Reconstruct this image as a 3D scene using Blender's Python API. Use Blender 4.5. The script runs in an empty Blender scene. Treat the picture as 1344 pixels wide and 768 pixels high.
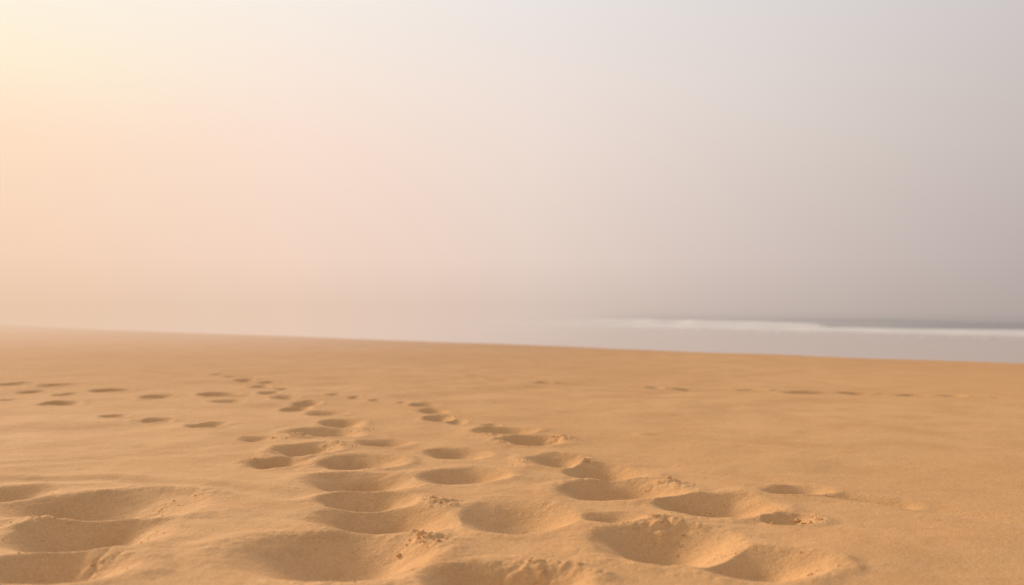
import bpy, math, numpy as np
rng=np.random.default_rng(7)
scene=bpy.context.scene
scene.view_settings.view_transform='Standard'; scene.view_settings.look='None'; scene.view_settings.exposure=0

CAM_H=0.55; F=1307.0; HY=402.0; SEA=-1.5
SUN_AZ=math.radians(-40); SUN_EL=math.radians(17)

# ---------------- noise ----------------
def h2(ix,iy,seed):
    n=(ix.astype(np.int64)*374761393+iy.astype(np.int64)*668265263+seed*974634777)&0xffffffff
    n=((n^(n>>13))*1274126177)&0xffffffff
    n=n^(n>>16)
    return (n&0xffffff)/float(0xffffff)
def vn(x,y,seed=0):
    ix=np.floor(x); iy=np.floor(y); fx=x-ix; fy=y-iy
    fx=fx*fx*fx*(fx*(fx*6-15)+10); fy=fy*fy*fy*(fy*(fy*6-15)+10)
    a=h2(ix,iy,seed);b=h2(ix+1,iy,seed);c=h2(ix,iy+1,seed);d=h2(ix+1,iy+1,seed)
    return (a*(1-fx)+b*fx)*(1-fy)+(c*(1-fx)+d*fx)*fy*1.0-0.5
def fbm(x,y,seed=0,o=4):
    s=0;a=1.0
    for i in range(o):
        s=s+a*vn(x,y,seed+i*17); x,y=(0.8*x-0.6*y)*2.03+3.1,(0.6*x+0.8*y)*2.03+1.7; a*=0.5
    return s
def ss(a,b,x):
    t=np.clip((x-a)/(b-a),0,1); return t*t*(3-2*t)

def ground_at(px,py):
    d=F*CAM_H/(py-HY); return (px-672)/F*d, d

# footprints in the sand: centre and extent (surveyed from the photo, on the ground plane)
P=[(450,728,240,52,1.1),(118,706,205,38,1),(120,665,250,36,1.0),(70,748,190,36,1.0),(15,650,95,20,.9),
(505,676,185,34,1.05),(475,633,140,22,1),(480,655,125,16,.8),(682,678,145,36,.9),(606,623,112,18,.95),
(468,606,95,16,1),(402,590,85,13,1),(362,607,76,12,.9),(597,594,86,12,.8),(730,601,74,16,1.1),(792,616,92,18,1.1),
(812,641,150,24,1.1),(930,660,140,24,1.1),(1040,682,75,12,.9),(868,712,185,50,1.1),(992,744,160,42,1.1),
(803,679,85,14,.7),(1048,644,85,10,.7),(665,770,230,34,1.1),(505,580,70,9,.8),(702,577,86,10,1.1),
(664,566,80,9,1.0),(430,568,86,10,1),(448,556,58,8,1),(425,543,50,7,1),(338,577,46,7,.8),(270,560,48,8,1),
(205,553,48,6,1),(148,548,40,4,.9),(80,530,50,5,1.1),(22,503,34,5,1.1),(42,513,30,4,1.1),(75,505,35,5,1.1),(86,517,30,4,1.1),
(145,512,52,4,1.1),(205,522,44,4,1),(288,519,50,4,1.1),(10,524,26,4,.9),(300,527,40,4,.9),
(374,523,34,6,1.2),(402,530,36,6,1.2),(388,537,36,6,1.2),(355,516,28,5,1.2),(343,508,26,4,1.2),(322,500,24,4,1.2),(303,495,22,3,1.2),
(286,491,18,3,1.2),(350,502,20,3,1.1),(440,518,20,3,1),(466,522,18,3,.9),(492,525,18,3,.9),(372,511,18,3,1),
(558,531,42,5,1.1),(570,539,36,6,1.2),(576,550,40,6,1.2),(600,554,26,5,1),(645,558,26,4,1),(530,528,20,3,.8),
(860,509,22,3,.8),(900,511,30,3,.7),(985,512,40,3,.8),(1060,515,60,3,.8),(1120,516,50,3,.8),(1195,519,45,3,.8),(1250,520,30,3,.7),
(1310,523,20,3,.6),(710,503,30,3,.7),(655,499,25,3,.6),(40,470,20,3,.3)]
prints=[]
for (px,py,w,h,k) in P:
    X,D=ground_at(px,py); a=0.5*w/F*D; b=0.5*h/(py-HY)*D*1.12
    b=min(max(b,a*0.75),a*1.9)
    prints.append((X,D,a,b,k,rng.uniform(-.25,.25)))
# heaps of crumbled sand thrown up beside the prints: px,py,width,heightfactor
Mn=[(558,710,75,1.3),(520,742,60,.6),(868,690,110,.8),(945,722,60,.4),(1052,683,60,1.2),(1000,672,60,.5),(700,752,130,.8),
(580,658,60,.9),(190,700,60,.6),(215,657,60,.6),(130,738,90,.7),(60,690,90,.5),(930,655,60,.6),
(440,585,50,.9),(385,574,50,.9),(670,578,60,.7),(735,575,40,1.0),(765,603,50,.9),(880,633,60,.9),(700,606,50,.7),(410,590,50,.6),
(330,604,40,.5),(1060,752,60,.5),(640,572,40,.7),(1078,684,30,.9),(480,563,40,.7),(595,548,30,.6)]
mounds=[]
for (px,py,w,k) in Mn:
    X,D=ground_at(px,py); mounds.append((X,D,0.5*w/F*D,k))
# faint drag lines / tyre lines
L=[([(-40,616),(120,603),(300,592),(360,590)],.25),([(-40,634),(150,628),(310,640),(380,650)],.7),([(620,495),(700,502),(860,510),(1060,514),(1250,520),(1420,527)],1.0),
([(860,571),(1050,588),(1200,607),(1420,632)],.6),([(800,603),(1000,628),(1120,652),(1420,702)],.7),([(1000,640),(1060,648),(1180,662)],.8),
([(-20,462),(150,485),(300,495)],.8),([(420,490),(560,497),(760,520)],.5),([(90,546),(250,556),(340,574)],.5),([(-30,554),(120,548)],.4)]
lines=[([ground_at(*q) for q in pts],k) for pts,k in L]

N0=np.array([0.700,0.714]); P0=np.array([5.3,10.3])
def shore_s(x,y): 
    return (x-P0[0])*N0[0]+(y-P0[1])*N0[1]
def beach_z(x,y):
    s=shore_s(x,y)
    s=s+0.5*vn(x*.12,y*.12,91)+0.12*vn(x*.7,y*.7,92)
    q=np.log1p(np.exp(np.clip(s*2.2,-30,30)))/2.2
    q=np.where(s*2.2>30,s,q)
    drop=-0.16*q
    return np.maximum(drop,-2.3-0.004*np.maximum(s,0))
def ground_z(x,y):
    r=np.hypot(x,y)
    z=beach_z(x,y)
    near=1-ss(14,30,r)
    z=z+0.014*fbm(x*.55,y*.55,1,2)*(0.3+.7*near)
    tram=(1-ss(0.35,1.6,x-0.12*y))*ss(-60,-3,x)*(1-ss(7,11,r))
    z=z+0.013*fbm(x*2.3,y*2.3,11,2)*(0.08+0.92*tram)*near
    z=z+0.0017*fbm(x*14,y*14,21,3)*(1-ss(6,14,r))*(.35+.65*tram)
    # faint wind ripples
    rp=np.sin((y*1.0+x*.35)*2*math.pi/.11+5*vn(x*1.3,y*1.3,95))
    z=z+0.0007*rp*np.clip(vn(x*.9,y*.9,96)+.3,0,.6)*(1-ss(5,9,r))
    pit=np.zeros_like(z); rim=np.zeros_like(z); mask=np.zeros_like(z); inf=np.zeros_like(z); area=np.full_like(z,9.)
    for i,(X,D,a,b,k,an) in enumerate(prints):
        R=2.4*max(a,b)
        idx=np.nonzero((np.abs(x-X)<R)&(np.abs(y-D)<R))
        xx=x[idx]-X; yy=y[idx]-D
        c,s_=math.cos(an),math.sin(an)
        u=(xx*c+yy*s_)/a; v=(-xx*s_+yy*c)/b
        q=np.sqrt(u*u+v*v)*(1+0.34*vn(xx/a*.8+i*7.3,yy/a*.8+i*3.1,31)+0.05*vn(xx/a*3+i,yy/a*3,32)) 
        dep=min(0.42*a,0.068)*k
        prof=1-ss(0.0,1.16,q)
        floor=0.05*dep*fbm(xx*16,yy*16,41+i,2)*prof
        pit[idx]=np.minimum(pit[idx],-dep*prof+floor)
        mask[idx]=np.maximum(mask[idx],1-ss(.85,1.15,q))
        cl=0.6+1.1*vn(u*1.1+i*5,v*1.1,51)
        rr=np.exp(-((q-1.26)/.28)**2)*np.clip(cl,0,1.4)
        rim[idx]=np.maximum(rim[idx],dep*.13*rr)
        area[idx]=np.minimum(area[idx],np.sqrt(u*u+v*v))
        inf[idx]=np.maximum(inf[idx],.15*(1-ss(1.3,1.7,np.sqrt(u*u+v*v)))+.6*np.exp(-((q-1.1)/.18)**2)*np.clip(cl-.5,0,1))
    crumb=np.abs(fbm(x*24,y*24,61,3))
    z=z+pit+rim*(1-mask)*(0.9+.5*crumb)
    for i,(X,D,a,k) in enumerate(mounds):
        R=2.2*a; idx=np.nonzero((np.abs(x-X)<R)&(np.abs(y-D)<R))
        xx=x[idx]-X; yy=y[idx]-D
        q=np.sqrt(xx*xx+(yy*0.9)**2)/a*(1+.5*vn(xx/a*1.5+i,yy/a*1.5,71))
        m=np.exp(-(q*1.25)**2)
        z[idx]+=k*min(.15*a,.020)*m*(0.7+1.4*crumb[idx])
        inf[idx]=np.maximum(inf[idx],np.minimum(m*k,1))
    amp=.2+1.3*np.clip(vn(x*3,y*3,85)+.5,0,1)*np.clip(vn(x*1.1,y*1.1,86)+.6,0,1)
    for j,(pts,k) in enumerate(lines):
        dm=np.full_like(z,9.)
        for (a0,b0),(a1,b1) in zip(pts[:-1],pts[1:]):
            dx,dy=a1-a0,b1-b0; LL=dx*dx+dy*dy
            t=np.clip(((x-a0)*dx+(y-b0)*dy)/LL,0,1)
            dm=np.minimum(dm,np.hypot(x-a0-t*dx,y-b0-t*dy))
        dm=dm+0.03*vn(x*2,y*2,81+j)
        g=np.exp(-(dm/.035)**2)-.35*np.exp(-((dm-.075)/.03)**2)
        z=z-k*0.012*g*amp
    return z,inf,area

# ---------------- polar sheet -> mesh ----------------
def polar_grid(rs,th):
    R,T=np.meshgrid(rs,th,indexing='ij'); return R*np.sin(T),R*np.cos(T)
def make_mesh(name,V,Fq):
    me=bpy.data.meshes.new(name); me.vertices.add(len(V)); me.vertices.foreach_set('co',V.astype(np.float32).ravel())
    n=len(Fq); me.loops.add(n*4); me.loops.foreach_set('vertex_index',Fq.astype(np.int32).ravel())
    me.polygons.add(n); me.polygons.foreach_set('loop_start',np.arange(n,dtype=np.int32)*4)
    me.polygons.foreach_set('use_smooth',np.ones(n,dtype=bool))
    me.update(calc_edges=True); return me
def grid_faces(nr,nt,closed=True):
    i=np.arange(nr-1)[:,None]; j=np.arange(nt if closed else nt-1)[None,:]; j2=(j+1)%nt
    a=i*nt+j; b=i*nt+j2; c=(i+1)*nt+j2; d=(i+1)*nt+j
    return np.stack([a,d,c,b],-1).reshape(-1,4)
dense=np.radians(np.linspace(-31,31,1100))
sparse=np.radians(np.concatenate([np.linspace(31.3,50,50),np.linspace(51,180,60)]))
th=np.concatenate([-sparse[::-1][1:],dense,sparse])
rs=np.concatenate([np.geomspace(.15,1.5,25)[:-1],np.geomspace(1.5,9.5,660)[:-1],np.geomspace(9.5,40,200)[:-1],np.geomspace(40,900,60)])
X,Y=polar_grid(rs,th)
Z,INF,AREA=ground_z(X.ravel(),Y.ravel())
V=np.stack([X.ravel(),Y.ravel(),Z],-1)
Fq=grid_faces(len(rs),len(th))
full=make_mesh('tmp',V,Fq)
NN=np.empty(len(V)*3,dtype=np.float32); full.vertex_normals.foreach_get('vector',NN); NN=NN.reshape(-1,3)
bpy.data.meshes.remove(full)
infoot=(AREA[Fq]<1.45).any(axis=1)
def sub(name,faces):
    used,inv=np.unique(faces.ravel(),return_inverse=True)
    me=make_mesh(name,V[used],inv.reshape(-1,4))
    at=me.attributes.new('disturbed','FLOAT','POINT'); at.data.foreach_set('value',INF[used].astype(np.float32))
    me.normals_split_custom_set_from_vertices(NN[used])
    o=bpy.data.objects.new(name,me); scene.collection.objects.link(o); return me
beach_me=sub('sand_beach',Fq[~infoot])
foot_me=sub('footprints',Fq[infoot])

# ---------------- node helpers ----------------
class NB:
    def __init__(s,nt): s.nt=nt
    def n(s,t,**kw):
        nd=s.nt.nodes.new(t)
        for k,v in kw.items(): setattr(nd,k,v)
        return nd
    def link(s,a,b): s.nt.links.new(a,b)
    def m(s,op,a,b=None,c=None,clamp=False):
        nd=s.n('ShaderNodeMath',operation=op); nd.use_clamp=clamp
        for i,v in enumerate((a,b,c)):
            if v is None: continue
            if isinstance(v,(int,float)): nd.inputs[i].default_value=v
            else: s.link(v,nd.inputs[i])
        return nd.outputs[0]
    def mr(s,v,a,b,c=0,d=1,smooth=True):
        nd=s.n('ShaderNodeMapRange'); nd.interpolation_type='SMOOTHSTEP' if smooth else 'LINEAR'
        s.link(v,nd.inputs[0])
        for i,q in enumerate((a,b,c,d)): nd.inputs[i+1].default_value=q
        return nd.outputs[0]
    def mix(s,f,a,b,bt='MIX'):
        nd=s.n('ShaderNodeMix',data_type='RGBA',blend_type=bt)
        for i,v in ((0,f),(6,a),(7,b)):
            if isinstance(v,(int,float)): nd.inputs[i].default_value=v
            elif isinstance(v,tuple): nd.inputs[i].default_value=(*v,1)
            else: s.link(v,nd.inputs[i])
        return nd.outputs[2]
    def noise(s,vec,scale,detail=3,rough=.5):
        nd=s.n('ShaderNodeTexNoise'); nd.inputs['Scale'].default_value=scale; nd.inputs['Detail'].default_value=detail; nd.inputs['Roughness'].default_value=rough
        s.link(vec,nd.inputs['Vector']); return nd.outputs[0]
def lin(c):
    return tuple(((v/255)/12.92 if v/255<=.04045 else ((v/255+.055)/1.055)**2.4) for v in c)

# ---- misty-air colour as a function of direction (shared by sky and mist) ----
g=bpy.data.node_groups.new('mist_air_colour','ShaderNodeTree')
g.interface.new_socket('Vector',in_out='INPUT',socket_type='NodeSocketVector')
g.interface.new_socket('Color',in_out='OUTPUT',socket_type='NodeSocketColor')
b=NB(g); gi=b.n('NodeGroupInput'); go=b.n('NodeGroupOutput')
nz=b.n('ShaderNodeVectorMath',operation='NORMALIZE'); b.link(gi.outputs[0],nz.inputs[0])
sp=b.n('ShaderNodeSeparateXYZ'); b.link(nz.outputs[0],sp.inputs[0])
hl=b.m('SQRT',b.m('ADD',b.m('MULTIPLY',sp.outputs[0],sp.outputs[0]),b.m('MULTIPLY',sp.outputs[1],sp.outputs[1])))
u=b.m('DIVIDE',sp.outputs[0],b.m('MAXIMUM',hl,1e-4))
el=b.m('DIVIDE',sp.outputs[2],0.6)
def ramp(stops):
    nd=b.n('ShaderNodeValToRGB'); b.link(el,nd.inputs[0]); cr=nd.color_ramp; cr.interpolation='LINEAR'
    while len(cr.elements)<len(stops): cr.elements.new(.5)
    for e,(p,c) in zip(cr.elements,stops): e.position=p; e.color=(*lin(c),1)
    return nd.outputs[0]
def pz(y): return (402-y)/1307/0.6/math.sqrt(1+((402-y)/1307)**2)
Lr=ramp([(0,(233,199,170)),(pz(340),(245,210,183)),(pz(200),(255,224,196)),(pz(110),(255,239,211)),(pz(0),(254,245,229)),(.8,(225,215,205))])
LM=ramp([(0,(231,201,180)),(pz(340),(242,212,193)),(pz(200),(249,223,206)),(pz(110),(250,231,217)),(pz(0),(248,238,228)),(.8,(215,208,204))])
Mr=ramp([(0,(216,195,182)),(pz(340),(229,208,196)),(pz(200),(237,219,209)),(pz(110),(238,224,216)),(pz(0),(235,228,224)),(.8,(205,202,204))])
RM=ramp([(0,(197,181,173)),(pz(340),(209,193,186)),(pz(200),(219,206,199)),(pz(110),(223,213,208)),(pz(0),(222,216,214)),(.8,(200,198,202))])
Rr=ramp([(0,(179,166,160)),(pz(340),(188,175,170)),(pz(200),(200,189,184)),(pz(110),(204,195,192)),(pz(0),(207,201,201)),(.8,(192,192,198))])
c=b.mix(b.mr(u,-.46,-.22,smooth=False),Lr,LM)
c=b.mix(b.mr(u,-.22,0.02,smooth=False),c,Mr)
c=b.mix(b.mr(u,0.02,.24,smooth=False),c,RM)
c=b.mix(b.mr(u,.24,.47,smooth=False),c,Rr)
b.link(c,go.inputs[0])

# ---------------- world ----------------
w=bpy.data.worlds.new('World'); scene.world=w; w.use_nodes=True
nt=w.node_tree; nt.nodes.clear(); b=NB(nt)
sky=b.n('ShaderNodeTexSky',sky_type='NISHITA'); sky.sun_disc=False; sky.sun_elevation=SUN_EL; sky.sun_rotation=SUN_AZ
sky.dust_density=4; sky.air_density=1.2
tc=b.n('ShaderNodeTexCoord'); gr=b.n('ShaderNodeGroup'); gr.node_tree=g; b.link(tc.outputs['Generated'],gr.inputs[0])
spw=b.n('ShaderNodeSeparateXYZ'); b.link(tc.outputs['Generated'],spw.inputs[0])
f=b.mr(spw.outputs[2],.42,.95,0,.55)
bg1=b.n('ShaderNodeBackground'); b.link(gr.outputs[0],bg1.inputs[0]); bg1.inputs[1].default_value=1
bg2=b.n('ShaderNodeBackground'); b.link(sky.outputs[0],bg2.inputs[0]); bg2.inputs[1].default_value=.10
ms=b.n('ShaderNodeMixShader'); b.link(f,ms.inputs[0]); b.link(bg1.outputs[0],ms.inputs[1]); b.link(bg2.outputs[0],ms.inputs[2])
wo=b.n('ShaderNodeOutputWorld'); b.link(ms.outputs[0],wo.inputs[0])

# ---------------- sand material ----------------
def mat(name):
    m=bpy.data.materials.new(name); m.use_nodes=True; m.node_tree.nodes.clear(); return m,NB(m.node_tree)
sand,b=mat('sand')
geo=b.n('ShaderNodeNewGeometry'); pos=geo.outputs['Position']
n1=b.noise(pos,.35,3); n2=b.noise(pos,3.2,4,.6); n3=b.noise(pos,60,3,.7); n4=b.noise(pos,230,2,.7); n5=b.noise(pos,14,3,.65)
col=b.mix(b.mr(n1,.35,.65),(.765,.445,.205),(.71,.40,.172))
col=b.mix(b.mr(n2,.4,.68),col,(.67,.37,.158))
col=b.mix(b.m('MULTIPLY',b.mr(n5,.5,.72),.30),col,(.61,.325,.13))
col=b.mix(b.m('MULTIPLY',b.mr(n3,.5,.72),.25),col,(.49,.25,.09))
col=b.mix(b.m('MULTIPLY',b.mr(n4,.53,.70),.45),col,(.41,.21,.085))
col=b.mix(b.m('MULTIPLY',b.mr(n4,.44,.30),.45),col,(.93,.67,.44))
da=b.n('ShaderNodeAttribute'); da.attribute_name='disturbed'
sx=b.n('ShaderNodeSeparateXYZ'); b.link(pos,sx.inputs[0])
s=b.m('ADD',b.m('MULTIPLY',b.m('SUBTRACT',sx.outputs[0],5.3),.70),b.m('MULTIPLY',b.m('SUBTRACT',sx.outputs[1],10.3),.714))
s=b.m('ADD',s,b.m('MULTIPLY',b.m('SUBTRACT',n1,.5),2.5))
damp=b.mr(s,-3.5,.6)
col=b.mix(b.m('MULTIPLY',damp,.22),col,(.46,.26,.13))
wet=b.mr(s,.4,2.0)
col=b.mix(b.m('MULTIPLY',wet,.8),col,(.20,.12,.07))
pr=b.n('ShaderNodeBsdfPrincipled'); b.link(col,pr.inputs['Base Color'])
b.link(b.m('SUBTRACT',.92,b.m('MULTIPLY',wet,.55)),pr.inputs['Roughness']); pr.inputs['Specular IOR Level'].default_value=.15
ridge=b.noise(pos,110,3,.65)
hh=b.m('ADD',b.m('MULTIPLY',n4,.0013),b.m('MULTIPLY',ridge,.0022))
hh=b.m('ADD',hh,b.m('MULTIPLY',b.noise(pos,38,3,.6),b.m('ADD',.0024,b.m('MULTIPLY',da.outputs['Fac'],.008))))
bp=b.n('ShaderNodeBump'); bp.inputs['Strength'].default_value=.75; bp.inputs['Distance'].default_value=1; b.link(hh,bp.inputs['Height']); b.link(bp.outputs[0],pr.inputs['Normal'])
mo=b.n('ShaderNodeOutputMaterial'); b.link(pr.outputs[0],mo.inputs[0])
beach_me.materials.append(sand); foot_me.materials.append(sand)

# ---------------- sand clumps ----------------
import bmesh
bm=bmesh.new(); bmesh.ops.create_icosphere(bm,subdivisions=2,radius=1); bm.verts.ensure_lookup_table()
iv=np.array([v.co[:] for v in bm.verts]); it=np.array([[v.index for v in f.verts] for f in bm.faces]); bm.free()
cx=[];cy=[];cr=[]
for (Xm,D,a,k) in mounds:
    if D>5: continue
    n=int(24*k*(a/.08))
    cx+=list(Xm+rng.normal(0,a*.5,n)); cy+=list(D+rng.normal(0,a*.5,n)); cr+=list(.0012+.0014*rng.exponential(1,n)*k)
for (Xm,D,a,b_,k,an) in prints:
    if D>4.0 or k<.5: continue
    n=8; t=rng.uniform(0,2*math.pi,n); q=rng.normal(1.1,.12,n)
    cx+=list(Xm+a*q*np.cos(t)); cy+=list(D+b_*q*np.sin(t)); cr+=list(.0010+.0007*rng.exponential(1,n))
for (px,py,r) in [(433,749,.011),(1062,686,.007),(545,700,.007),(566,704,.006),(93,690,.005),(575,716,.006)]:
    a_,d_=ground_at(px,py); cx.append(a_);cy.append(d_);cr.append(r)
cx=np.array(cx);cy=np.array(cy);cr=np.minimum(np.array(cr),.011)
cz,_,_=ground_z(cx.copy(),cy.copy())
VV=[];TT=[]
for i in range(len(cx)):
    sc=cr[i]*rng.uniform(.7,1.25,3); sc[2]*=.75
    nv=iv*(1+.28*rng.uniform(-1,1,(len(iv),1)))*sc
    VV.append(nv+np.array([cx[i],cy[i],cz[i]+cr[i]*.2])); TT.append(it+i*len(iv))
VV=np.concatenate(VV);TT=np.concatenate(TT)
cm=bpy.data.meshes.new('sand_clumps'); cm.from_pydata(VV.tolist(),[],TT.tolist()); cm.polygons.foreach_set('use_smooth',np.ones(len(TT),dtype=bool)); cm.update()
cm.materials.append(sand); co=bpy.data.objects.new('sand_clumps',cm); scene.collection.objects.link(co)

# ---------------- sea ----------------
rs2=np.concatenate([np.geomspace(8,45,60)[:-1],np.geomspace(45,230,420)[:-1],np.geomspace(230,1500,40)])
th2=np.radians(np.concatenate([np.linspace(-75,-31,30)[:-1],np.linspace(-31,31,600),np.linspace(31,110,50)[1:]]))
X,Y=polar_grid(rs2,th2); x=X.ravel(); y=Y.ravel()
ND=np.array([.775,.632])
def wave(x,y,off,amp,wid,t0,t1,seed):
    t=-(x-36)*ND[1]+(y-70)*ND[0]     # along the wave
    s=(x-36)*ND[0]+(y-70)*ND[1]-off+2.5*vn(t*.045,t*0,seed)+.8*vn(t*.3,t*0,seed+1)
    env=ss(t0,t0+8,t)*(1-ss(t1-14,t1,t))*(0.85+.4*vn(t*.11,t*0+3,seed+2))
    prof=np.where(s<0,np.exp(-(s/(wid*.35))**2),np.exp(-(s/wid)**2))
    foam=env*np.exp(-((s+wid*.25)/(wid*.8))**2)
    return amp*env*prof,foam
z=np.full_like(x,SEA); foam=np.zeros_like(x)
for a in [(0,.36,2.2,-60,110,1),(13,.55,3.0,20,75,2),(26,.5,3.5,-60,30,3),(-8,.08,1.8,-45,60,4),(44,.4,4,-40,60,5)]:
    dz,fo=wave(x,y,*a)
    z+=dz
    if a[0]<20 : foam=np.maximum(foam,fo*(1 if a[0]>=0 else .50))
sea_s=(x-36)*ND[0]+(y-70)*ND[1]
z+=.13*fbm(x*.12,y*.12,7,4)*ss(-2,15,sea_s)
me=make_mesh('sea',np.stack([x,y,z],-1),grid_faces(len(rs2),len(th2),False))
at=me.attributes.new('foam','FLOAT','POINT'); at.data.foreach_set('value',foam.astype(np.float32))
sea=bpy.data.objects.new('sea',me); scene.collection.objects.link(sea)
wm,b=mat('sea_water')
geo=b.n('ShaderNodeNewGeometry'); pos=geo.outputs['Position']
sx=b.n('ShaderNodeSeparateXYZ'); b.link(pos,sx.inputs[0])
s=b.m('ADD',b.m('MULTIPLY',b.m('SUBTRACT',sx.outputs[0],36),float(ND[0])),b.m('MULTIPLY',b.m('SUBTRACT',sx.outputs[1],70),float(ND[1])))
open_=b.mr(s,-3,8)
fa=b.n('ShaderNodeAttribute'); fa.attribute_name='foam'
fn=b.noise(pos,1.6,5,.65)
ff=b.mr(b.m('ADD',fa.outputs['Fac'],b.m('MULTIPLY',b.m('SUBTRACT',fn,.5),1.0)),.32,.58)
ff=b.m('MULTIPLY',ff,b.mr(fa.outputs['Fac'],.03,.15))
wc=b.mix(open_,(.55,.41,.33),(.13,.135,.13))
pw=b.n('ShaderNodeBsdfPrincipled'); b.link(wc,pw.inputs['Base Color']); b.link(b.m('ADD',.18,b.m('MULTIPLY',open_,.08)),pw.inputs['Roughness']); pw.inputs['IOR'].default_value=1.33
bp=b.n('ShaderNodeBump'); bp.inputs['Strength'].default_value=1; b.link(b.m('MULTIPLY',b.noise(pos,.9,4,.6),b.m('ADD',.025,b.m('MULTIPLY',open_,.34))),bp.inputs['Height']); bp.inputs['Distance'].default_value=1
b.link(bp.outputs[0],pw.inputs['Normal'])
pf=b.n('ShaderNodeBsdfPrincipled'); pf.inputs['Base Color'].default_value=(.86,.84,.81,1); pf.inputs['Roughness'].default_value=.8
mx=b.n('ShaderNodeMixShader'); b.link(b.m('MULTIPLY',ff,.95),mx.inputs[0]); b.link(pw.outputs[0],mx.inputs[1]); b.link(pf.outputs[0],mx.inputs[2])
mo=b.n('ShaderNodeOutputMaterial'); b.link(mx.outputs[0],mo.inputs[0])
me.materials.append(wm)

# ---------------- mist ----------------
bpy.ops.mesh.primitive_cube_add(size=1,location=(0,187,-.25)); mist=bpy.context.object; mist.name='sea_mist'
mist.scale=(700,362,4.9)
bpy.ops.object.transform_apply(location=True,rotation=False,scale=True)
mm,b=mat('mist')
geo=b.n('ShaderNodeNewGeometry'); pos=geo.outputs['Position']
rel=b.n('ShaderNodeVectorMath',operation='SUBTRACT'); b.link(pos,rel.inputs[0]); rel.inputs[1].default_value=(0,0,.55)
fl=b.n('ShaderNodeVectorMath',operation='MULTIPLY'); b.link(pos,fl.inputs[0]); fl.inputs[1].default_value=(1,1,0)
gr=b.n('ShaderNodeGroup'); gr.node_tree=g; b.link(rel.outputs[0],gr.inputs[0])
nz=b.n('ShaderNodeVectorMath',operation='NORMALIZE'); b.link(fl.outputs[0],nz.inputs[0])
sp=b.n('ShaderNodeSeparateXYZ'); b.link(nz.outputs[0],sp.inputs[0])
ln=b.n('ShaderNodeVectorMath',operation='LENGTH'); b.link(fl.outputs[0],ln.inputs[0])
den=b.mr(sp.outputs[0],-.24,.15,.080,.0075)
den=b.m('MULTIPLY',den,b.mr(ln.outputs['Value'],5,17,.0,1))
va=b.n('ShaderNodeVolumeAbsorption'); va.inputs[0].default_value=(0,0,0,1); b.link(den,va.inputs[1])
em=b.n('ShaderNodeEmission'); b.link(gr.outputs[0],em.inputs[0]); b.link(den,em.inputs[1])  # mist glows in the sky's colour, standing in for scattered daylight
ad=b.n('ShaderNodeAddShader'); b.link(va.outputs[0],ad.inputs[0]); b.link(em.outputs[0],ad.inputs[1])
mo=b.n('ShaderNodeOutputMaterial'); b.link(ad.outputs[0],mo.inputs['Volume'])
mist.data.materials.append(mm)
mm.cycles.volume_step_rate=0.4

# ---------------- sun ----------------
sd=bpy.data.lights.new('sun','SUN'); sd.energy=4.0; sd.angle=math.radians(11); sd.color=(1,.78,.55)
so=bpy.data.objects.new('sun',sd); scene.collection.objects.link(so)
from mathutils import Vector
dv=Vector((math.sin(SUN_AZ)*math.cos(SUN_EL),math.cos(SUN_AZ)*math.cos(SUN_EL),math.sin(SUN_EL)))
so.rotation_euler=dv.to_track_quat('Z','Y').to_euler(); so.location=dv*50

# ---------------- camera ----------------
cd=bpy.data.cameras.new('camera'); cd.lens=35; cd.sensor_width=36; cd.clip_start=.05; cd.clip_end=5000
cd.dof.use_dof=True; cd.dof.focus_distance=3.0; cd.dof.aperture_fstop=2.5
cam=bpy.data.objects.new('camera',cd); scene.collection.objects.link(cam); cam.location=(0,0,CAM_H)
cam.rotation_euler=(math.radians(90)+math.atan((HY-384)/F),0,0)
scene.camera=cam
